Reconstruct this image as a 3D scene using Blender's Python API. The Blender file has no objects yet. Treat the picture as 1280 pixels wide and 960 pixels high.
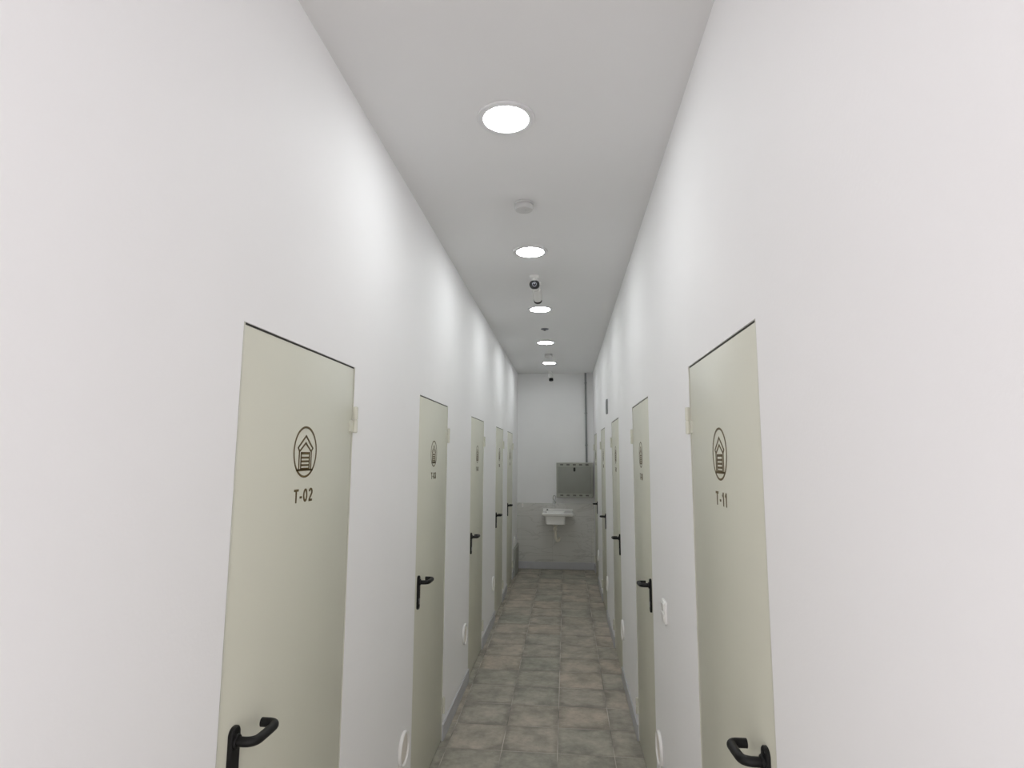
import bpy, bmesh, math, random
from mathutils import Vector, Matrix
random.seed(4)
PI = math.pi
S = bpy.context.scene
C = S.collection

# ------------------------------------------------------------------ sizes (metres)
W, H, YB, YR = 1.20, 3.0415, 9.128, -0.50      # corridor width, height, end wall, open mouth of the corridor behind the camera
DH = 2.05                                       # door opening height
WT = 0.14                                       # wall thickness

# ------------------------------------------------------------------ materials
def new_mat(name):
    m = bpy.data.materials.new(name); m.use_nodes = True
    nt = m.node_tree
    return m, nt, nt.nodes['Principled BSDF']

def srgb(r, g, b):
    f = lambda c: (c/255/12.92) if c/255 <= 0.04045 else ((c/255+0.055)/1.055)**2.4
    return (f(r), f(g), f(b), 1)

def mat(name, col, rough=0.5, metal=0.0, spec=0.5, vary=0.04, vscale=8.0, bump=0.0, bscale=200.0, coat=0.0):
    """Plain material whose colour wanders a little with a noise texture, with an optional fine bump."""
    m, nt, p = new_mat(name)
    N, L = nt.nodes, nt.links
    tc = N.new('ShaderNodeTexCoord')
    nz = N.new('ShaderNodeTexNoise'); nz.inputs['Scale'].default_value = vscale; nz.inputs['Detail'].default_value = 4
    L.new(tc.outputs['Object'], nz.inputs['Vector'])
    mr = N.new('ShaderNodeMapRange')
    mr.inputs['From Min'].default_value = 0.25; mr.inputs['From Max'].default_value = 0.75
    mr.inputs['To Min'].default_value = 1-vary; mr.inputs['To Max'].default_value = 1+vary
    L.new(nz.outputs['Fac'], mr.inputs['Value'])
    mx = N.new('ShaderNodeVectorMath'); mx.operation = 'SCALE'
    mx.inputs[0].default_value = col[:3]
    L.new(mr.outputs['Result'], mx.inputs['Scale'])
    L.new(mx.outputs['Vector'], p.inputs['Base Color'])
    p.inputs['Roughness'].default_value = rough
    p.inputs['Metallic'].default_value = metal
    p.inputs['Specular IOR Level'].default_value = spec
    p.inputs['Coat Weight'].default_value = coat
    if bump:
        b2 = N.new('ShaderNodeTexNoise'); b2.inputs['Scale'].default_value = bscale; b2.inputs['Detail'].default_value = 3
        L.new(tc.outputs['Object'], b2.inputs['Vector'])
        bp = N.new('ShaderNodeBump'); bp.inputs['Strength'].default_value = bump; bp.inputs['Distance'].default_value = 0.002
        L.new(b2.outputs['Fac'], bp.inputs['Height']); L.new(bp.outputs['Normal'], p.inputs['Normal'])
    return m

M = {}
M['wall'] = mat('white_wall_paint', (0.885, 0.885, 0.89), 0.62, spec=0.3, vary=0.012, vscale=1.5, bump=0.12, bscale=120)
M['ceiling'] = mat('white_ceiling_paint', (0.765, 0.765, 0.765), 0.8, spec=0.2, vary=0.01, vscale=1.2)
M['end_wall'] = mat('end_wall_paint', (0.80, 0.805, 0.80), 0.6, spec=0.3, vary=0.02, vscale=2)
M['door'] = mat('beige_powder_coat', srgb(210, 210, 195), 0.34, spec=0.5, vary=0.02, vscale=2.0, bump=0.10, bscale=350)
M['frame'] = mat('beige_frame_coat', srgb(212, 212, 199), 0.4, vary=0.02)
M['black'] = mat('black_nylon', (0.006, 0.006, 0.006), 0.48, spec=0.28, vary=0.15, vscale=30)
M['gold'] = mat('brown_gold_vinyl', srgb(92, 76, 34), 0.45, vary=0.06, vscale=60)
M['gap_shade'] = mat('painted_gap_shade', (0.035, 0.034, 0.03), 0.7, vary=0.1)  # near-black colour stands in for shade in the door gaps
M['steel'] = mat('brushed_steel', (0.45, 0.45, 0.45), 0.3, metal=1.0, vary=0.08, vscale=60)
M['chrome'] = mat('chrome', (0.62, 0.63, 0.64), 0.16, metal=1.0, vary=0.03)
M['plastic'] = mat('white_plastic', (0.80, 0.80, 0.78), 0.35, vary=0.02)
M['ivory'] = mat('ivory_plastic', (0.78, 0.735, 0.675), 0.45, vary=0.03)
M['grey_plastic'] = mat('grey_plastic', (0.23, 0.24, 0.24), 0.5, vary=0.05)
M['slot'] = mat('dark_slot', (0.11, 0.11, 0.10), 0.7, vary=0.1)
M['conduit'] = mat('grey_conduit', (0.25, 0.26, 0.26), 0.5, vary=0.05)
M['cabinet'] = mat('grey_cabinet_coat', srgb(160, 161, 152), 0.45, vary=0.03, bump=0.06, bscale=300)
M['cabinet_door'] = mat('grey_cabinet_panel', srgb(140, 142, 135), 0.4, vary=0.03, bump=0.06, bscale=300)
M['ceramic'] = mat('white_ceramic', (0.80, 0.80, 0.78), 0.2, vary=0.02, coat=0.3)
M['pvc'] = mat('cream_pvc', (0.76, 0.73, 0.64), 0.35, vary=0.04)
M['skirting'] = mat('grey_skirting_tile', srgb(186, 187, 190), 0.45, vary=0.08, vscale=5)
M['boxing'] = mat('grey_boxing', srgb(160, 162, 155), 0.5, vary=0.05)
M['detector'] = mat('white_detector_plastic', (0.54, 0.54, 0.535), 0.5, vary=0.02)
M['lens'] = mat('lens_glass', (0.006, 0.006, 0.010), 0.22, vary=0.1)
M['silver'] = mat('silver_ring', (0.24, 0.25, 0.29), 0.45, metal=0.2, vary=0.05)
M['lamp_rim'] = mat('white_lamp_rim', (0.72, 0.72, 0.73), 0.4, vary=0.02)

def lamp_material():
    m, nt, p = new_mat('lit_led_diffuser')
    p.inputs['Base Color'].default_value = (0.9, 0.9, 0.9, 1)
    p.inputs['Emission Color'].default_value = (0.975, 1.0, 1.01, 1)
    p.inputs['Emission Strength'].default_value = 54.0
    p.inputs['Roughness'].default_value = 0.5
    return m
M['lamp'] = lamp_material()

def floor_material():
    m, nt, p = new_mat('stone_look_floor_tiles')
    N, L = nt.nodes, nt.links
    def math_(op, a, b=None):
        n = N.new('ShaderNodeMath'); n.operation = op
        for i, v in enumerate((a, b)):
            if v is None: continue
            if isinstance(v, (int, float)): n.inputs[i].default_value = v
            else: L.new(v, n.inputs[i])
        return n.outputs[0]
    tc = N.new('ShaderNodeTexCoord'); sp = N.new('ShaderNodeSeparateXYZ'); L.new(tc.outputs['Object'], sp.inputs[0])
    TX, TY = 0.3305, 0.3215
    u = math_('DIVIDE', math_('SUBTRACT', sp.outputs['X'], 0.0445), TX)
    v = math_('DIVIDE', math_('SUBTRACT', sp.outputs['Y'], 3.612), TY)
    iu, iv = math_('FLOOR', u), math_('FLOOR', v)
    fu, fv = math_('FRACT', u), math_('FRACT', v)
    def edge(f, size):                       # distance in metres from the nearer joint
        return math_('MULTIPLY', math_('MINIMUM', f, math_('SUBTRACT', 1.0, f)), size)
    du, dv = edge(fu, TX), edge(fv, TY)
    d = math_('MINIMUM', du, dv)
    cell = N.new('ShaderNodeCombineXYZ'); L.new(iu, cell.inputs[0]); L.new(iv, cell.inputs[1])
    wn = N.new('ShaderNodeTexWhiteNoise'); wn.noise_dimensions = '3D'; L.new(cell.outputs[0], wn.inputs['Vector'])
    # every tile gets its own patch of the cloudy pattern
    off = N.new('ShaderNodeVectorMath'); off.operation = 'MULTIPLY_ADD'
    L.new(wn.outputs['Color'], off.inputs[0]); off.inputs[1].default_value = (9, 9, 9); L.new(tc.outputs['Object'], off.inputs[2])
    n1 = N.new('ShaderNodeTexNoise'); n1.inputs['Scale'].default_value = 5.5; n1.inputs['Detail'].default_value = 6; n1.inputs['Roughness'].default_value = 0.62
    L.new(off.outputs[0], n1.inputs['Vector'])
    n2 = N.new('ShaderNodeTexNoise'); n2.inputs['Scale'].default_value = 26; n2.inputs['Detail'].default_value = 5; n2.inputs['Roughness'].default_value = 0.7
    L.new(off.outputs[0], n2.inputs['Vector'])
    r1 = N.new('ShaderNodeValToRGB'); e = r1.color_ramp.elements
    e[0].position = 0.36; e[0].color = (0.30, 0.293, 0.255, 1)
    e[1].position = 0.66; e[1].color = (0.485, 0.453, 0.40, 1)
    L.new(n1.outputs['Fac'], r1.inputs[0])
    tint = N.new('ShaderNodeValToRGB'); e = tint.color_ramp.elements
    e[0].position = 0.0; e[0].color = (0.90, 0.92, 0.89, 1)
    e[1].position = 1.0; e[1].color = (1.08, 1.01, 0.955, 1)
    a = tint.color_ramp.elements.new(0.5); a.color = (1.0, 0.975, 0.945, 1)
    L.new(wn.outputs['Value'], tint.inputs[0])
    mul = N.new('ShaderNodeMix'); mul.data_type = 'RGBA'; mul.blend_type = 'MULTIPLY'; mul.inputs[0].default_value = 1
    L.new(r1.outputs[0], mul.inputs[6]); L.new(tint.outputs[0], mul.inputs[7])
    fine = N.new('ShaderNodeMapRange'); fine.inputs['From Min'].default_value = 0.3; fine.inputs['From Max'].default_value = 0.7
    fine.inputs['To Min'].default_value = 0.86; fine.inputs['To Max'].default_value = 1.12; L.new(n2.outputs['Fac'], fine.inputs['Value'])
    mul2 = N.new('ShaderNodeVectorMath'); mul2.operation = 'SCALE'; L.new(mul.outputs[2], mul2.inputs[0]); L.new(fine.outputs[0], mul2.inputs['Scale'])
    # the worn darker border printed on each tile, broken up by noise
    rim = N.new('ShaderNodeMapRange'); rim.interpolation_type = 'SMOOTHSTEP'
    rim.inputs['From Min'].default_value = 0.0; rim.inputs['From Max'].default_value = 0.045
    rim.inputs['To Min'].default_value = 0.80; rim.inputs['To Max'].default_value = 1.0
    L.new(math_('ADD', d, math_('MULTIPLY', math_('SUBTRACT', n1.outputs['Fac'], 0.5), 0.09)), rim.inputs['Value'])
    mul3 = N.new('ShaderNodeVectorMath'); mul3.operation = 'SCALE'; L.new(mul2.outputs[0], mul3.inputs[0]); L.new(rim.outputs[0], mul3.inputs['Scale'])
    # joints: pale, dirt-darkened in places
    gn = N.new('ShaderNodeTexNoise'); gn.inputs['Scale'].default_value = 3.1; L.new(tc.outputs['Object'], gn.inputs['Vector'])
    gr = N.new('ShaderNodeValToRGB'); e = gr.color_ramp.elements
    e[0].position = 0.38; e[0].color = (0.17, 0.16, 0.135, 1); e[1].position = 0.62; e[1].color = (0.58, 0.54, 0.47, 1)
    L.new(gn.outputs['Fac'], gr.inputs[0])
    joint = math_('LESS_THAN', d, 0.0021)
    mixj = N.new('ShaderNodeMix'); mixj.data_type = 'RGBA'; L.new(joint, mixj.inputs[0])
    L.new(mul3.outputs[0], mixj.inputs[6]); L.new(gr.outputs[0], mixj.inputs[7])
    L.new(mixj.outputs[2], p.inputs['Base Color'])
    p.inputs['Roughness'].default_value = 0.58; p.inputs['Specular IOR Level'].default_value = 0.35
    hgt = N.new('ShaderNodeMapRange'); hgt.inputs['From Max'].default_value = 0.004; L.new(d, hgt.inputs['Value'])
    bp = N.new('ShaderNodeBump'); bp.inputs['Strength'].default_value = 0.35; bp.inputs['Distance'].default_value = 0.002
    L.new(math_('ADD', hgt.outputs[0], math_('MULTIPLY', n2.outputs['Fac'], 0.5)), bp.inputs['Height']); L.new(bp.outputs['Normal'], p.inputs['Normal'])
    return m
M['floor'] = floor_material()

def marble_material():
    m, nt, p = new_mat('pale_marble_wall_tile')
    N, L = nt.nodes, nt.links
    tc = N.new('ShaderNodeTexCoord')
    mp = N.new('ShaderNodeMapping'); mp.inputs['Rotation'].default_value = (0, math.radians(42), 0); mp.inputs['Scale'].default_value = (0.8, 1, 2.6)
    L.new(tc.outputs['Object'], mp.inputs['Vector'])
    nz = N.new('ShaderNodeTexNoise'); nz.inputs['Scale'].default_value = 2.2; nz.inputs['Detail'].default_value = 7; nz.inputs['Distortion'].default_value = 1.1
    L.new(mp.outputs[0], nz.inputs['Vector'])
    cr = N.new('ShaderNodeValToRGB'); e = cr.color_ramp.elements
    base = (0.60, 0.60, 0.565, 1)
    e[0].position = 0.475; e[0].color = base; e[1].position = 0.525; e[1].color = base
    v = cr.color_ramp.elements.new(0.5); v.color = (0.50, 0.50, 0.465, 1)
    L.new(nz.outputs['Fac'], cr.inputs[0])
    br = N.new('ShaderNodeTexBrick'); br.offset = 0.0
    br.inputs['Scale'].default_value = 1.0; br.inputs['Brick Width'].default_value = 0.60; br.inputs['Row Height'].default_value = 0.30
    br.inputs['Mortar Size'].default_value = 0.0018; br.inputs['Color1'].default_value = (1, 1, 1, 1); br.inputs['Color2'].default_value = (0.97, 0.97, 0.97, 1)
    br.inputs['Mortar'].default_value = (0.82, 0.82, 0.80, 1)
    rot = N.new('ShaderNodeMapping'); rot.inputs['Rotation'].default_value = (math.radians(-90), 0, 0); rot.inputs['Location'].default_value = (0.05, 0.10, 0)
    L.new(tc.outputs['Object'], rot.inputs['Vector']); L.new(rot.outputs[0], br.inputs['Vector'])
    mx = N.new('ShaderNodeMix'); mx.data_type = 'RGBA'; mx.blend_type = 'MULTIPLY'; mx.inputs[0].default_value = 1
    L.new(cr.outputs[0], mx.inputs[6]); L.new(br.outputs['Color'], mx.inputs[7]); L.new(mx.outputs[2], p.inputs['Base Color'])
    p.inputs['Roughness'].default_value = 0.25
    return m
M['marble'] = marble_material()

# ------------------------------------------------------------------ mesh helpers
class MB:
    """Collects shapes in one bmesh."""
    def __init__(self): self.bm = bmesh.new()
    def box(self, x0, x1, y0, y1, z0, z1, bevel=0.0, seg=2):
        r = bmesh.ops.create_cube(self.bm, size=1.0)
        vs = r['verts']
        for v in vs:
            v.co = Vector(((x0+x1)/2 + v.co.x*(x1-x0), (y0+y1)/2 + v.co.y*(y1-y0), (z0+z1)/2 + v.co.z*(z1-z0)))
        if bevel:
            es = list({e for v in vs for e in v.link_edges})
            bmesh.ops.bevel(self.bm, geom=es, offset=bevel, segments=seg, affect='EDGES', profile=0.5)
        return self
    def loft(self, rings, closed=True, caps=True):
        """Skin a list of equally long rings of points."""
        R = [[self.bm.verts.new(p) for p in ring] for ring in rings]
        n = len(R[0])
        for a, b in zip(R, R[1:]):
            for i in range(n if closed else n-1):
                self.bm.faces.new((a[i], a[(i+1) % n], b[(i+1) % n], b[i]))
        if caps:
            self.bm.faces.new(R[0]); self.bm.faces.new(list(reversed(R[-1])))
        return self
    def lathe(self, prof, seg=48, mtx=Matrix(), sx=1.0, sy=1.0):
        """prof: (radius, height) pairs; turned about local Z, placed by mtx. First and last ring are capped."""
        rings = []
        for r, h in prof:
            rings.append([mtx @ Vector((sx*r*math.cos(2*PI*i/seg), sy*r*math.sin(2*PI*i/seg), h)) for i in range(seg)])
        return self.loft(rings)
    def tube(self, pts, r, seg=16, radii=None):
        pts = [Vector(p) for p in pts]
        t = [(pts[min(i+1, len(pts)-1)] - pts[max(i-1, 0)]).normalized() for i in range(len(pts))]
        up = Vector((0, 0, 1)) if abs(t[0].z) < 0.9 else Vector((1, 0, 0))
        a = t[0].cross(up).normalized(); rings = []
        for i, p in enumerate(pts):
            a = (a - t[i]*a.dot(t[i])).normalized(); b = t[i].cross(a)
            rr = radii[i] if radii else r
            rings.append([p + rr*(math.cos(2*PI*k/seg)*a + math.sin(2*PI*k/seg)*b) for k in range(seg)])
        return self.loft(rings)
    def prism(self, poly, fn, d0, d1):
        """poly: 2D outline; fn(u, v, d) -> point; extruded from d0 to d1."""
        return self.loft([[fn(u, v, d0) for u, v in poly], [fn(u, v, d1) for u, v in poly]])
    def ring_prism(self, outer, inner, fn, d0, d1):
        n = len(outer); loops = []
        for poly, d in ((outer, d0), (outer, d1), (inner, d1), (inner, d0)):
            loops.append([self.bm.verts.new(fn(u, v, d)) for u, v in poly])
        for a, b in zip(loops, loops[1:]+loops[:1]):
            for i in range(n): self.bm.faces.new((a[i], a[(i+1) % n], b[(i+1) % n], b[i]))
        return self
    def mesh(self, name, material, smooth=35):
        bmesh.ops.recalc_face_normals(self.bm, faces=self.bm.faces)
        me = bpy.data.meshes.new(name); self.bm.to_mesh(me); self.bm.free()
        me.materials.append(material)
        if smooth:
            for p in me.polygons: p.use_smooth = True
            me.set_sharp_from_angle(angle=math.radians(smooth))
        return me
    def build(self, name, material, parent=None, smooth=35):
        return link(name, self.mesh(name, material, smooth), parent)

def link(name, data, parent=None):
    o = bpy.data.objects.new(name, data); C.objects.link(o)
    if parent: o.parent = parent
    return o
def tag(o, label=None, cat=None, group=None, kind=None):
    if label: o['label'] = label
    if cat: o['category'] = cat
    if group: o['group'] = group
    if kind: o['kind'] = kind
    return o
def thing(name, label, cat, loc=(0, 0, 0), rotz=0.0, group=None, kind=None):
    o = link(name, None); o.location = loc; o.rotation_euler = (0, 0, rotz); o.empty_display_size = 0.1
    return tag(o, label, cat, group, kind)
def copy_tree(root, label=None):
    r = root.copy(); C.objects.link(r)
    if label: r['label'] = label
    for ch in list(root.children):
        c = ch.copy(); C.objects.link(c); c.parent = r
        for g in list(ch.children):
            d = g.copy(); C.objects.link(d); d.parent = c
    return r
def structure(mb, name, material, label, cat, smooth=0):
    return tag(mb.build(name, material, None, smooth), label, cat, kind='structure')
def bez(p0, p1, p2, n=8):
    p0, p1, p2 = Vector(p0), Vector(p1), Vector(p2)
    return [(1-t)**2*p0 + 2*t*(1-t)*p1 + t*t*p2 for t in (i/n for i in range(n+1))]
def circ(r, n=64, cx=0.0, cy=0.0): return [(cx + r*math.cos(2*PI*i/n), cy + r*math.sin(2*PI*i/n)) for i in range(n)]
def rrect(w, h, r, n=6, cx=0.0, cy=0.0):
    out = []
    for sx, sy, a0 in ((1, 1, 0), (-1, 1, 90), (-1, -1, 180), (1, -1, 270)):
        for i in range(n+1):
            a = math.radians(a0 + 90*i/n)
            out.append((cx + sx*(w/2-r) + r*math.cos(a), cy + sy*(h/2-r) + r*math.sin(a)))
    return out

# ------------------------------------------------------------------ the room shell
DW = 0.735
L_NEAR = [1.277, 2.950, 4.622, 6.300, 7.562]
R_NEAR = [1.334, 3.075, 4.793, 6.470, 8.150]

def side_wall(name, x_in, x_out, nears, label):
    ys = [YR]
    for n in nears: ys += [n, n + DW]
    ys.append(YB + WT)
    zs = [0.0, DH, H]
    bm = bmesh.new()
    def col(x): return [[bm.verts.new((x, y, z)) for z in zs] for y in ys]
    A, B = col(x_in), col(x_out)
    ny, nz = len(ys)-1, len(zs)-1
    solid = lambda i, j: not (j == 0 and i % 2 == 1)
    for i in range(ny):
        for j in range(nz):
            if not solid(i, j): continue
            for V in (A, B): bm.faces.new((V[i][j], V[i+1][j], V[i+1][j+1], V[i][j+1]))
    for i in range(ny+1):                                             # reveals and ends
        for j in range(nz):
            l = i > 0 and solid(i-1, j); r = i < ny and solid(i, j)
            if l != r: bm.faces.new((A[i][j], A[i][j+1], B[i][j+1], B[i][j]))
    for j in range(nz+1):
        for i in range(ny):
            b = j > 0 and solid(i, j-1); t = j < nz and solid(i, j)
            if b != t: bm.faces.new((A[i][j], A[i+1][j], B[i+1][j], B[i][j]))
    mb = MB(); mb.bm.free(); mb.bm = bm
    return structure(mb, name, M['wall'], label, 'wall')
side_wall('wall_left', 0.0, -WT, L_NEAR, 'long white left wall of the corridor with five door openings')
side_wall('wall_right', W, W+WT, R_NEAR, 'long white right wall of the corridor with five door openings')
structure(MB().box(0, W, YB, YB+WT, 0, H), 'wall_back', M['end_wall'], 'white end wall of the corridor above the sink', 'wall')
structure(MB().box(-WT, W+WT, YR-1.5, YB+WT, -0.10, 0.0), 'floor', M['floor'], 'brown grey stone look tiled corridor floor', 'floor')
structure(MB().box(-WT, W+WT, YR, YB+WT, H, H+0.12), 'ceiling', M['ceiling'], 'plain pale ceiling of the corridor', 'ceiling')

SKH, SKT = 0.095, 0.010
def skirtings(name, x0, x1, nears, side):
    seg = []; y = YR
    for n in nears: seg.append((y, n)); y = n + DW
    seg.append((y, YB))
    for a, b in seg:
        structure(MB().box(x0, x1, a, b, 0.0, SKH, 0.002, 1), name, M['skirting'], 'strip of grey skirting along the %s wall between door openings' % side, 'skirting')
skirtings('baseboard_left', 0.0, SKT, L_NEAR, 'left')
skirtings('baseboard_right', W-SKT, W, R_NEAR, 'right')
structure(MB().box(SKT, W-SKT, YB-0.018, YB, 0.0, 0.108, 0.002, 1), 'baseboard_back', M['skirting'], 'grey skirting under the tiled end wall', 'skirting')
structure(MB().box(0.0, W, YB-0.008, YB, 0.108, 0.995, 0.001, 1), 'trim_1', M['marble'], 'pale veined marble tiling on the lower end wall behind the sink', 'wall tiles')
structure(MB().box(0.0, 0.030, 8.50, YB-0.018, 0.0, 0.385, 0.003, 1), 'trim_2', M['boxing'], 'low grey boxing at the far end of the left wall', 'boxing')

# ------------------------------------------------------------------ doors (local x runs from the lock edge to the hinges)
def arc(cx, cy, rx, ry, a0, a1, n=14):
    return [(cx + rx*math.cos(math.radians(a0+(a1-a0)*i/n)), cy + ry*math.sin(math.radians(a0+(a1-a0)*i/n))) for i in range(n+1)]
GW = 0.60                                        # width of a numeral; capitals are 1 high, strokes run along these centre lines
GL = {                                           # character: (width, open or closed strokes)
    'T': (0.64, [[(0.0, 0.92), (0.64, 0.92)], [(0.32, 0.0), (0.32, 0.86)]]),
    '-': (0.30, [[(0.0, 0.38), (0.30, 0.38)]]),
    '0': (GW, [arc(0.30, 0.5, 0.22, 0.42, 90, 450, 32)]),
    '1': (0.34, [[(0.02, 0.72), (0.12, 0.77), (0.20, 0.84), (0.25, 0.96)], [(0.26, 0.0), (0.26, 1.0)]]),
    '2': (GW, [arc(0.30, 0.70, 0.21, 0.225, 170, -20, 16) + [(0.42, 0.50), (0.24, 0.30), (0.12, 0.14), (0.10, 0.08)], [(0.06, 0.075), (0.56, 0.075)]]),
    '3': (GW, [arc(0.29, 0.72, 0.19, 0.205, 165, -80, 16), arc(0.29, 0.285, 0.22, 0.215, 80, -165, 18)]),
    '4': (GW, [[(0.42, 0.0), (0.42, 0.96)], [(0.40, 0.93), (0.05, 0.30)], [(0.02, 0.27), (0.58, 0.27)]]),
    '5': (GW, [[(0.52, 0.925), (0.16, 0.925)], [(0.17, 0.96), (0.11, 0.50)], arc(0.29, 0.31, 0.225, 0.24, 140, -160, 20)]),
    '6': (GW, [arc(0.30, 0.30, 0.215, 0.23, 90, 450, 28), arc(0.33, 0.50, 0.25, 0.42, 50, 190, 16)]),
    '7': (GW, [[(0.04, 0.925), (0.56, 0.925)], [(0.54, 0.90), (0.36, 0.58), (0.26, 0.28), (0.23, 0.0)]]),
    '8': (GW, [arc(0.30, 0.725, 0.18, 0.20, 90, 450, 26), arc(0.30, 0.285, 0.215, 0.215, 90, 450, 28)]),
    '9': (GW, [arc(0.30, 0.70, 0.215, 0.23, 90, 450, 28), arc(0.27, 0.50, 0.25, 0.42, 10, -130, 16)]),
}
def lettering_mesh(text, sg):
    """The number on a door, in narrow bold strokes. The left wall reads along +x, the right wall (seen from the corridor) along -x."""
    cap, kx, gap, sw_ = 0.0385, 0.0435, 0.21 + 0.055*text.count('1'), 0.168
    total = sum(GL[c][0] for c in text) + gap*(len(text)-1)
    mb = MB(); x = -total/2
    fn = lambda u, v, d: Vector((DW/2 - sg*u*kx, sg*(LEAF_N + d), 1.5955 + v*cap))
    for c in text:
        for st in GL[c][1]:
            p = [Vector(q) for q in st]; a, b = [], []
            closed = (p[0]-p[-1]).length < 1e-6
            for k in range(len(p)):
                t = (p[1]-p[-2]) if closed and k in (0, len(p)-1) else (p[min(k+1, len(p)-1)] - p[max(k-1, 0)])
                n = Vector((-t.y, t.x)).normalized()*sw_/2
                a.append((p[k].x+n.x+x, p[k].y+n.y)); b.append((p[k].x-n.x+x, p[k].y-n.y))
            rings = [[fn(*a[k], 0.0002), fn(*a[k], 0.0010), fn(*b[k], 0.0010), fn(*b[k], 0.0002)] for k in range(len(p))]
            mb.loft(rings, caps=not closed)
        x += GL[c][0] + gap
    return mb.mesh('door_number', M['gold'], 0)

LEAF_N = -0.003          # leaf face sits 3 mm back from the wall plane
def make_door(sg):
    """sg -1: left wall, +1: right wall. The outward normal of the wall is local y * sg."""
    root = link('door_1', None)
    y = lambda n: sg*n
    def bx(mb, s0, s1, n0, n1, z0, z1, bev=0.0, seg=2):
        return mb.box(s0, s1, min(y(n0), y(n1)), max(y(n0), y(n1)), z0, z1, bev, seg)
    # frame: three-sided channel inside the opening, its thin lip just behind the wall plane
    f = MB()
    bx(f, 0.003, 0.008, -0.10, -0.0008, 0.0, DH-0.0005); bx(f, DW-0.004, DW-0.001, -0.10, -0.0008, 0.0, DH-0.0005)
    bx(f, 0.008, 0.030, -0.10, -0.056, 0.0, DH); bx(f, DW-0.030, DW-0.004, -0.10, -0.056, 0.0, DH)
    bx(f, 0.030, DW-0.030, -0.10, -0.056, DH-0.040, DH)
    bx(f, 0.030, DW-0.030, -0.10, -0.056, 0.0, 0.030)  # unseen sill, added to keep daylight from leaking under the leaf
    f.build('frame', M['frame'], root, 0)
    # added dark strips stand in for shade in the joints around the leaf and between frame and wall
    se = MB()
    bx(se, 0.0, 0.003, -0.06, -0.0035, 0.0, DH); bx(se, 0.008, 0.0095, -0.054, -0.0065, 0.0, DH-0.0055); bx(se, DW-0.0070, DW-0.004, -0.054, -0.0045, 0.0, DH-0.0055)
    bx(se, 0.0, DW, -0.054, -0.0042, DH-0.0055, DH-0.0003)
    sl = se.build('gap_shade', M['gap_shade'], root, 0); sl['label'] = 'thin dark strip painted as gap shade around the leaf'
    lf = MB(); bx(lf, 0.0095, DW-0.0070, -0.052, LEAF_N, 0.010, DH-0.0055, 0.0015, 2)
    lf.build('leaf', M['door'], root)
    # hinges: two knuckles and a pin stub each
    for zc in (1.859, 0.205):
        h = MB()
        for z0, z1 in ((zc-0.0455, zc-0.0015), (zc+0.0015, zc+0.0455)):
            h.lathe([(0.0080, z0), (0.0088, z0+0.0008), (0.0088, z1-0.0008), (0.0080, z1)], 20, Matrix.Translation((DW+0.0035, y(0.0060), 0)))
        h.lathe([(0.0060, zc-0.0470), (0.0060, zc+0.0470)], 16, Matrix.Translation((DW+0.0035, y(0.0060), 0)))
        bx(h, DW-0.030, DW+0.006, LEAF_N, LEAF_N+0.0035, zc-0.044, zc-0.003); bx(h, DW-0.004, DW+0.026, 0.0003, 0.0035, zc+0.003, zc+0.044)
        h.build('hinge', M['frame'], root)
    # lock plate with rounded ends, lever, cylinder
    sc, zc, pw, ph = 0.066, (1.028 if sg < 0 else 1.016), 0.039, 0.168
    fn = lambda u, v, d: Vector((sc+u, y(LEAF_N + d), zc+v))
    pl = MB(); rings = [(0.0, 0.0), (0.0, 0.007), (0.0025, 0.0095)]
    pl.loft([[fn(u, v, d) for u, v in rrect(pw-2*i, ph-2*i, pw/2-0.003-i)] for i, d in rings])
    pl.build('lock_plate', M['black'], root)
    zl = zc + 0.051
    droop = 0.015 if sg < 0 else 0.08                  # the levers hang a touch below level
    P = lambda s, n: Vector((sc+s, y(LEAF_N + n), zl - droop*s))
    path = [P(0, 0.006), P(0, 0.020)] + bez(P(0, 0.028), P(0, 0.052), P(0.022, 0.054)) + [P(0.050, 0.055)] \
        + bez(P(0.080, 0.055), P(0.102, 0.055), P(0.102, 0.034)) + [P(0.102, 0.015)]
    lv = MB().tube(path, 0.0108, 20)
    lv.lathe([(0.0165, 0.009), (0.0165, 0.013), (0.0145, 0.0155)], 28,
             Matrix.Translation((sc, y(LEAF_N), zl)) @ Matrix.Rotation(-sg*PI/2, 4, 'X'))
    lev = lv.build('lever_handle', M['black'], root)
    cy = MB()
    cy.prism(circ(0.0085, 24, 0, -0.037) , fn, 0.009, 0.0125)
    cy.prism(rrect(0.009, 0.020, 0.004, 4, 0, -0.049), fn, 0.009, 0.0122)
    cyl = cy.build('lock_cylinder', M['steel'], root); cyl['label'] = 'small steel lock cylinder'
    sc_ = MB()
    sc_.prism(circ(0.0042, 16, 0, 0.073), fn, 0.0093, 0.0108)
    sc_.build('screw', M['black'], root)
    # emblem: a garage in a circle
    R, cz, T = 0.0755, 1.7415, 0.0052
    ef = lambda u, v, d: Vector((DW/2 + u*R, y(LEAF_N + d), cz + v*R))
    e = MB(); d0, d1 = 0.0002, 0.0010
    e.ring_prism(circ(1, 96), circ(1-0.080, 96), ef, d0, d1)
    def stroke(p, q, w=0.074):
        a, b = Vector(p), Vector(q); n = (b-a).normalized(); n = Vector((-n.y, n.x))*w/2; ex = (b-a).normalized()*w*0.35
        a, b = a-ex, b+ex
        e.prism([tuple(a+n), tuple(b+n), tuple(b-n), tuple(a-n)], ef, d0, d1)
    for sx in (1, -1):
        stroke((0, .62), (sx*.63, .15)); stroke((sx*.63, .15), (sx*.50, .02)); stroke((sx*.50, .02), (0, .345))
        stroke((sx*.52, .0), (sx*.52, -.70)); stroke((sx*.36, -.06), (sx*.36, -.68))
    stroke((-.69, -.70), (.69, -.70), 0.075)
    stroke((-.36, -.055), (.36, -.055), 0.10)
    for v in (-.225, -.37, -.515, -.655): stroke((-.36, v), (.36, v), 0.078)
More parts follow.
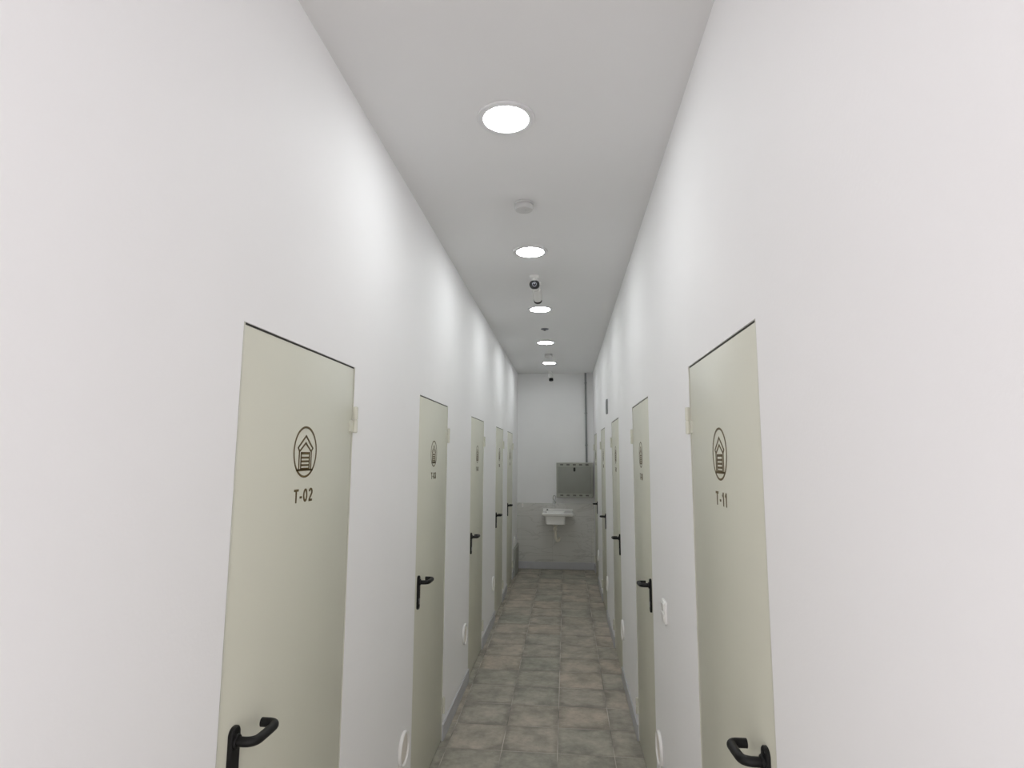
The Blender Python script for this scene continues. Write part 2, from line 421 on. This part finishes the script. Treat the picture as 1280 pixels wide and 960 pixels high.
    em = e.build('emblem', M['gold'], root, 0); em['label'] = 'brown gold garage emblem in a circle'
    return root

def place_doors(sg, x, nears, numbers, labels):
    proto = None
    for i, (yn, num, lab) in enumerate(zip(nears, numbers, labels)):
        if proto is None: proto = r = make_door(sg)
        else: r = copy_tree(proto)
        r.location = (x, yn, 0); r.rotation_euler = (0, 0, PI/2)
        tag(r, lab, 'door', kind='structure')
        t = link('door_number', lettering_mesh('T-' + num, sg), r); t['label'] = 'brown gold number T-' + num
        DOORS.append(r)
DOORS = []
place_doors(-1, 0.0, L_NEAR, ['02', '03', '04', '05', '06'],
    ['beige steel door numbered T-02, the largest on the left wall',
     'beige steel door numbered T-03, second along the left wall',
     'beige steel door numbered T-04, third along the left wall',
     'beige steel door numbered T-05, fourth along the left wall',
     'beige steel door numbered T-06, last on the left wall before the sink'])
place_doors(1, W, R_NEAR, ['11', '10', '09', '08', '07'],
    ['beige steel door numbered T-11, the largest on the right wall',
     'beige steel door numbered T-10, second along the right wall past the light switch',
     'beige steel door numbered T-09, third along the right wall',
     'beige steel door numbered T-08, fourth along the right wall',
     'beige steel door numbered T-07, last on the right wall before the cabinet'])
for i, d in enumerate(DOORS): d.name = 'door_%d' % (i+1)

# ------------------------------------------------------------------ ceiling downlights
def make_downlight(label):
    r = thing('ceiling_downlight', label, 'ceiling light', (0.5405, 2.081, H), group='round downlights along the ceiling')
    rim = MB()
    prof_o = [(0.1125, -0.0003), (0.1128, -0.005), (0.1110, -0.0078), (0.1080, -0.0088), (0.0905, -0.0088), (0.0885, -0.0080), (0.0885, -0.0003)]
    n = 72; loops = []
    for rad, h in prof_o:
        loops.append([rim.bm.verts.new((rad*math.cos(2*PI*i/n), rad*math.sin(2*PI*i/n), h)) for i in range(n)])
    for a, b in zip(loops, loops[1:]+loops[:1]):
        for i in range(n): rim.bm.faces.new((a[i], a[(i+1) % n], b[(i+1) % n], b[i]))
    rim.build('rim', M['lamp_rim'], r)
    df = MB().lathe([(0.0883, -0.001), (0.0883, -0.0078), (0.086, -0.0080)], 72).build('diffuser', M['lamp'], r); df['label'] = 'glowing white disc'
    return r
lamp_labels = ['largest round downlight, nearest of the row lit along the ceiling',
    'round downlight between the smoke detector and the two bullet cameras',
    'round downlight just behind the two bullet cameras',
    'round downlight behind the tiny ceiling sensor, fourth of the lit row',
    'round downlight nearest the end wall, last of the lit row']
lamp0 = make_downlight(lamp_labels[0])
for lab, x, y in zip(lamp_labels[1:],
                     (0.5445, 0.544, 0.5395, 0.540), (3.5585, 5.028, 6.565, 8.055)):
    copy_tree(lamp0, lab).location = (x, y, H)

# ------------------------------------------------------------------ detectors and sensor on the ceiling
def make_detector(label, x, y, k=1.0):
    r = thing('smoke_detector', label, 'smoke detector', (x, y, H), group='smoke detectors on the ceiling')
    MB().lathe([(0.052*k, -0.0003), (0.054*k, -0.004), (0.054*k, -0.010), (0.051*k, -0.012)], 56).build('mounting_base', M['detector'], r)
    MB().lathe([(0.047*k, -0.0121), (0.047*k, -0.017), (0.0525*k, -0.020), (0.0525*k, -0.030), (0.047*k, -0.040), (0.034*k, -0.045)], 56).build('sensor_head', M['detector'], r)
    MB().lathe([(0.012*k, -0.0451), (0.011*k, -0.0475), (0.008*k, -0.049)], 24, Matrix.Translation((0.016*k, -0.01, 0))).build('test_button', M['detector'], r)
    return r
make_detector('white smoke detector between the two largest downlights', 0.5555, 2.845, 0.93)
make_detector('small white smoke detector between the two farthest downlights', 0.549, 7.37, 1.0)
sn = thing('ceiling_sensor', 'tiny dark round ceiling sensor behind the bullet cameras', 'sensor', (0.5555, 5.855, H))
MB().lathe([(0.040, -0.0003), (0.040, -0.004), (0.034, -0.008)], 40).build('flange', M['silver'], sn)
MB().lathe([(0.011, -0.0081), (0.011, -0.012), (0.015, -0.014), (0.015, -0.017), (0.008, -0.021)], 28).build('sensor_tip', M['grey_plastic'], sn)

# ------------------------------------------------------------------ bullet cameras
def make_camera(label, mount, centre, yaw, pitch, length=0.15, w=0.068, h=0.054):
    """Mount point on the ceiling, centre of the front face, heading (0 = towards -y) and downward tilt."""
    r = thing('security_camera', label, 'camera', (mount[0], mount[1], H), group='white bullet cameras on the ceiling')
    off = Vector((centre[0]-mount[0], centre[1]-mount[1], centre[2]-H))
    rot = Matrix.Rotation(yaw, 4, 'Z') @ Matrix.Rotation(pitch, 4, 'X')
    T = Matrix.Translation(off) @ rot                      # local frame: -y is where the camera looks, z up
    MB().lathe([(0.036, -0.0003), (0.037, -0.006), (0.034, -0.016), (0.020, -0.022)], 40).build('mounting_base', M['plastic'], r)
    back = T @ Vector((0, length*0.62, h*0.42))
    ball = Vector((0, 0, -0.034))
    br = MB().tube([Vector((0, 0, -0.018)), ball] + bez(ball + Vector((0, 0, -0.004)), ball*0.5 + back*0.5 + Vector((0, 0, 0.004)), back, 6), 0.0095, 16)
    br.lathe([(0.010, -0.020), (0.016, -0.026), (0.0175, -0.032), (0.015, -0.039), (0.008, -0.043)], 24)
    br.build('bracket', M['plastic'], r)
    sec = lambda k, y, dz=0: [T @ Vector((u*k, y, v*k+dz)) for u, v in rrect(w, h, h*0.48, 8)]
    MB().loft([sec(1.0, 0.024), sec(1.0, length-0.012), sec(0.94, length-0.004), sec(0.80, length)]).build('body', M['plastic'], r)
    # sun shield: thin curved roof over the top and sides, a little longer than the body
    sh = MB(); out, inn = [], []
    for i in range(25):
        a = math.radians(-20 + 220*i/24)
        out.append((math.cos(a)*(w/2+0.0045), math.sin(a)*(h/2+0.0045))); inn.append((math.cos(a)*(w/2+0.0022), math.sin(a)*(h/2+0.0022)))
    poly = out + list(reversed(inn))
    sh.loft([[T @ Vector((u, y, v)) for u, v in poly] for y in (0.0245, length*0.86)])
    sh.build('sun_shield', M['plastic'], r)
    fc = MB().loft([sec(1.0, 0.0239), sec(1.06, 0.020), sec(1.06, -0.008), sec(1.0, -0.013), sec(0.88, -0.0145)])
    face = fc.build('front_face', M['black'], r); face['label'] = 'black front face'
    F = T @ Matrix.Rotation(PI/2, 4, 'X')                  # lathe axis along -y
    MB().lathe([(0.0158, 0.0146), (0.0158, 0.0160), (0.0154, 0.0164), (0.0130, 0.0164), (0.0126, 0.0150)], 36, F).build('lens_ring', M['silver'], r)
    MB().lathe([(0.0120, 0.0173), (0.0105, 0.0190), (0.006, 0.0205)], 32, F).build('lens', M['lens'], r)
    return r
make_camera('white bullet camera whose round black face looks along the corridor, ahead of its twin', (0.545, 4.065), (0.5505, 3.955, 2.940), 0.02, math.radians(8), 0.135)
make_camera('white bullet camera turned away towards the end wall, just behind its black-faced twin', (0.548, 4.235), (0.552, 4.425, 2.955), PI, math.radians(7), 0.215, 0.062, 0.056)
make_camera('small white bullet camera tilted down, last on the ceiling before the end wall', (0.531, 8.945), (0.546, 8.87, 2.902), 0.45, math.radians(74), 0.105, 0.064, 0.054)

# ------------------------------------------------------------------ round wall vents near the floor
def make_vent(sg, label):
    r = thing('wall_vent', label, 'wall vent', group='round white vents low on the walls')
    mtx = Matrix.Rotation(sg*PI/2, 4, 'Y')                 # lathe axis: +x on the left wall, -x on the right wall
    rim = MB(); n = 56; loops = []
    for rad, h in ((0.073, 0.0003), (0.0745, 0.004), (0.0740, 0.012), (0.0715, 0.0148), (0.0675, 0.0145), (0.0655, 0.0115), (0.065, 0.0035), (0.065, 0.0003)):
        loops.append([rim.bm.verts.new(mtx @ Vector((rad*math.cos(2*PI*i/n), rad*math.sin(2*PI*i/n), h))) for i in range(n)])
    for a, b in zip(loops, loops[1:]+loops[:1]):
        for i in range(n): rim.bm.faces.new((a[i], a[(i+1) % n], b[(i+1) % n], b[i]))
    rim.build('rim', M['plastic'], r)
    MB().lathe([(0.0648, 0.0005), (0.0648, 0.005), (0.056, 0.0085), (0.036, 0.0105), (0.014, 0.0110)], 56, mtx).build('vent_disc', M['ivory'], r)
    return r
vl = make_vent(1, 'round white vent low on the left wall between doors T-02 and T-03'); vl.location = (0.0, 2.795, 0.378)
for y, lab in ((4.425, 'round white vent low on the left wall between doors T-03 and T-04'), (6.125, 'round white vent low on the left wall between doors T-04 and T-05'),
               (8.62, 'round white vent low on the left wall past door T-06')):
    copy_tree(vl, lab).location = (0.0, y, 0.408 if y < 8 else 0.47)
vr = make_vent(-1, 'round white vent low on the right wall between doors T-11 and T-10'); vr.location = (W, 2.935, 0.372)
for y, lab in ((4.680, 'round white vent low on the right wall between doors T-10 and T-09'), (6.300, 'round white vent low on the right wall between doors T-09 and T-08'),
               (8.000, 'round white vent low on the right wall between doors T-08 and T-07')):
    copy_tree(vr, lab).location = (W, y, 0.402)

# ------------------------------------------------------------------ light switch and small plate on the right wall
sw = thing('light_switch', 'white double light switch on the right wall between doors T-11 and T-10', 'switch', (W, 2.695, 1.052))
fx = lambda u, v, d: Vector((-d, u, v))
MB().loft([[fx(u, v, d) for u, v in rrect(0.088-2*i, 0.094-2*i, 0.008-i*0.5)] for i, d in ((0, 0.0003), (0, 0.007), (0.002, 0.0105))]).build('plate', M['plastic'], sw)
for dz in (0.021, -0.021):
    rk = MB(); pr = rrect(0.060, 0.036, 0.003, 4, 0, dz)
    rk.loft([[fx(u, v, 0.0106) for u, v in pr], [fx(u, v, 0.0125 + (v-dz+0.018)*0.13) for u, v in pr]])
    rk.build('rocker', M['plastic'], sw)
hp = thing('wall_plate', 'small grey plate high on the right wall between doors T-09 and T-08', 'wall plate', (W, 6.02, 2.242))
MB().loft([[fx(u, v, d) for u, v in rrect(0.125-2*i, 0.150-2*i, 0.006)] for i, d in ((0, 0.0003), (0, 0.010), (0.003, 0.014))]).build('backing', M['grey_plastic'], hp)
MB().prism(rrect(0.090, 0.112, 0.006), fx, 0.0141, 0.0165).build('cover', M['conduit'], hp)

# ------------------------------------------------------------------ end wall: cabinet, conduit, sink, tap
cab = thing('wall_cabinet', 'grey metal wall cabinet with slotted rails and black lock on the end wall', 'cabinet', (0.899, YB, 1.095))
cw, ch, cd = 0.560, 0.530, 0.140
cx = lambda u, v, d: Vector((u, -d, v))
bd = MB().box(-cw/2, cw/2, -cd, -0.0003, 0, ch, 0.003, 2); bd.build('body', M['cabinet'], cab)
d_ = MB().box(-cw/2+0.026, cw/2-0.024, -cd-0.012, -cd-0.0003, 0.065, ch-0.062, 0.003, 2)
cdoor = d_.build('door', M['cabinet_door'], cab); cdoor['label'] = 'flat grey cabinet door'
lk = MB(); lk.prism(rrect(0.032, 0.062, 0.014, 6, -0.003, ch-0.104), cx, cd+0.0121, cd+0.022); lk.prism(rrect(0.016, 0.044, 0.006, 4, -0.003, ch-0.104), cx, cd+0.0221, cd+0.026)
lko = lk.build('lock', M['black'], cdoor)
lko['label'] = 'black lock'
for zr in (0.004, ch-0.060):
    rl = MB().box(-cw/2+0.004, cw/2-0.004, -cd-0.004, -cd-0.0002, zr, zr+0.056, 0.002, 1).build('slotted_rail', M['cabinet'], cab)
    for k in range(5):
        MB().prism(rrect(0.050, 0.022, 0.008, 4, -0.198+0.097*k, zr+0.029), cx, cd+0.0041, cd+0.0050).build('slot', M['slot'], rl)
cn = thing('cable_conduit', 'grey vertical conduit running from ceiling down to the cabinet', 'conduit', (1.086, YB, 0))
MB().tube([(0.002, -0.022, 1.630), (0.0, -0.022, 2.3), (-0.002, -0.022, H-0.0005)], 0.0155, 18).build('pipe', M['conduit'], cn)
for z in (1.90, 2.40, 2.88):
    MB().box(-0.021, 0.021, -0.040, -0.0003, z-0.008, z+0.008, 0.004, 2).build('clamp', M['conduit'], cn)

sk = thing('wall_mounted_sink', 'white wall hung sink with side drainboard under the grey cabinet', 'sink', (0.64, YB-0.008, 0))
XL, XR, YF = -0.233, 0.231, -0.400              # rim outline, relative to the sink's origin
BL, BR = -0.190, 0.112                          # bowl sides
ZT, ZB = 0.882, 0.700
def rr(x0, x1, y0, y1, r, z, n=5): return [Vector((u, v, z)) for u, v in rrect(x1-x0, y1-y0, r, n, (x0+x1)/2, (y0+y1)/2)]
b = MB()
# one skin: rim underside -> rim edge -> rim top -> bowl inside -> bowl floor
b.loft([rr(BL+0.030, BR-0.030, YF+0.055, -0.045, 0.03, ZB), rr(BL+0.006, BR-0.006, YF+0.032, -0.024, 0.03, ZB+0.014), rr(BL, BR, YF+0.024, -0.016, 0.03, ZT-0.050),
        rr(XL+0.010, XR-0.010, YF+0.008, -0.0004, 0.018, ZT-0.046), rr(XL, XR, YF, -0.0002, 0.022, ZT-0.034), rr(XL, XR, YF, -0.0002, 0.022, ZT-0.008), rr(XL+0.007, XR-0.007, YF+0.007, -0.006, 0.018, ZT),
        rr(BL+0.010, BR-0.010, YF+0.036, -0.070, 0.03, ZT), rr(BL+0.014, BR-0.014, YF+0.040, -0.074, 0.03, ZT-0.008), rr(BL+0.020, BR-0.020, YF+0.048, -0.080, 0.03, ZB+0.030), rr(BL+0.040, BR-0.040, YF+0.070, -0.10, 0.03, ZB+0.012)])
b.build('basin', M['ceramic'], sk, 40)
up = MB().box(XL, XR, -0.026, -0.0002, ZT-0.004, ZT+0.034, 0.006, 3).build('upstand', M['ceramic'], sk)
MB().prism(circ(0.013, 24, -0.165, ZT+0.015), cx, 0.0262, 0.0275).build('overflow_hole', M['slot'], up)
for k in range(5):
    x = 0.128 + 0.018*k
    MB().box(x, x+0.006, YF+0.05, -0.06, ZT-0.001, ZT+0.003, 0.001, 1).build('drain_rib', M['ceramic'], sk)
ox = -0.040
dr = MB().tube([(ox, -0.215, ZB-0.001), (ox, -0.215, 0.66), (ox+0.002, -0.215, 0.58)] + bez((ox+0.003, -0.215, 0.54), (ox+0.006, -0.215, 0.455), (ox+0.035, -0.190, 0.452), 8)
      + bez((ox+0.050, -0.165, 0.455), (ox+0.060, -0.120, 0.47), (ox+0.060, -0.060, 0.47), 6) + [(ox+0.060, -0.0004, 0.47)], 0.0185, 18)
dr.lathe([(0.034, ZB-0.028), (0.036, ZB-0.024), (0.036, ZB-0.0005)], 24, Matrix.Translation((ox, -0.215, 0)))
dr.lathe([(0.026, 0.612), (0.028, 0.615), (0.028, 0.645), (0.024, 0.650)], 24, Matrix.Translation((ox, -0.215, 0)))
pipe = dr.build('drain_pipe', M['pvc'], sk); pipe['label'] = 'cream drain pipe curving into the wall'

tp = thing('wall_tap', 'small chrome tap with looped handle on the wall above the sink', 'tap', (0.582, YB-0.008, 1.005))
t = MB().lathe([(0.026, 0.0003), (0.027, 0.004), (0.016, 0.010), (0.013, 0.012), (0.013, 0.070), (0.010, 0.074)], 28, Matrix.Rotation(PI/2, 4, 'X'))
t.tube([(0, -0.058, 0.0), (0, -0.060, 0.014), (0, -0.060, 0.040)], 0.012, 18)
t.build('valve_body', M['chrome'], tp)
MB().tube(bez((0, -0.068, -0.002), (0, -0.125, 0.004), (0, -0.128, -0.040), 8), 0.0095, 16).build('spout', M['chrome'], tp)
lp = [(0.0, -0.060, 0.036)] + [(0.020*math.sin(a), -0.060 - 0.004*math.sin(a/2), 0.078 - 0.034*math.cos(a)*1.1) for a in (2*PI*i/24 for i in range(1, 24))] + [(0.001, -0.060, 0.037)]
MB().tube(lp, 0.0055, 10).build('loop_handle', M['chrome'], tp)
wf = thing('wall_fitting', 'tiny white fitting at the left edge of the marble tiling', 'wall fitting', (0.086, YB-0.008, 0.965))
MB().loft([[cx(u, v, d) for u, v in rrect(0.026-2*i, 0.070-2*i, 0.008-i)] for i, d in ((0, 0.0003), (0, 0.012), (0.003, 0.016))]).build('housing', M['plastic'], wf)
MB().prism(rrect(0.010, 0.026, 0.004, 4, 0, 0.004), cx, 0.0161, 0.019).build('button', M['ivory'], wf)

# ------------------------------------------------------------------ camera
F_PX = 716.4
PITCH, YAW, ROLL = math.radians(7.0852), math.radians(-5.3499), math.radians(0.30344)
cam = bpy.data.objects.new('camera', bpy.data.cameras.new('camera')); C.objects.link(cam)
fwd = Vector((math.sin(YAW)*math.cos(PITCH), math.cos(YAW)*math.cos(PITCH), math.sin(PITCH)))
rt0 = Vector((math.cos(YAW), -math.sin(YAW), 0)); up0 = rt0.cross(fwd)
rt = rt0*math.cos(ROLL) + up0*math.sin(ROLL); up_ = -rt0*math.sin(ROLL) + up0*math.cos(ROLL)
mw = Matrix((rt, up_, -fwd)).transposed().to_4x4(); mw.translation = (0.7641, 0.0, 1.7347)
cam.matrix_world = mw
cam.data.sensor_fit = 'HORIZONTAL'; cam.data.sensor_width = 36.0; cam.data.lens = F_PX*36.0/1280
cam.data.clip_start = 0.02
S.camera = cam

# ------------------------------------------------------------------ world and view
w = bpy.data.worlds.new('world'); S.world = w; w.use_nodes = True
# daylight of the entrance the photographer stands in, seen only through the open mouth of the corridor
w.node_tree.nodes['Background'].inputs[0].default_value = (1.0, 0.945, 0.965, 1)
w.node_tree.nodes['Background'].inputs[1].default_value = 2.2
pd = bpy.data.lights.new('entrance_portal', 'AREA'); pd.shape = 'RECTANGLE'; pd.size = W; pd.size_y = H; pd.cycles.is_portal = True
po = bpy.data.objects.new('entrance_portal', pd); C.objects.link(po)
po.location = (W/2, YR, H/2); po.rotation_euler = (PI/2, 0, 0)
S.cycles.max_bounces = 14; S.cycles.diffuse_bounces = 9
S.view_settings.view_transform = 'Standard'; S.view_settings.look = 'None'
S.view_settings.gamma = 1.0; S.view_settings.use_curve_mapping = False
S.view_settings.exposure = 0.0
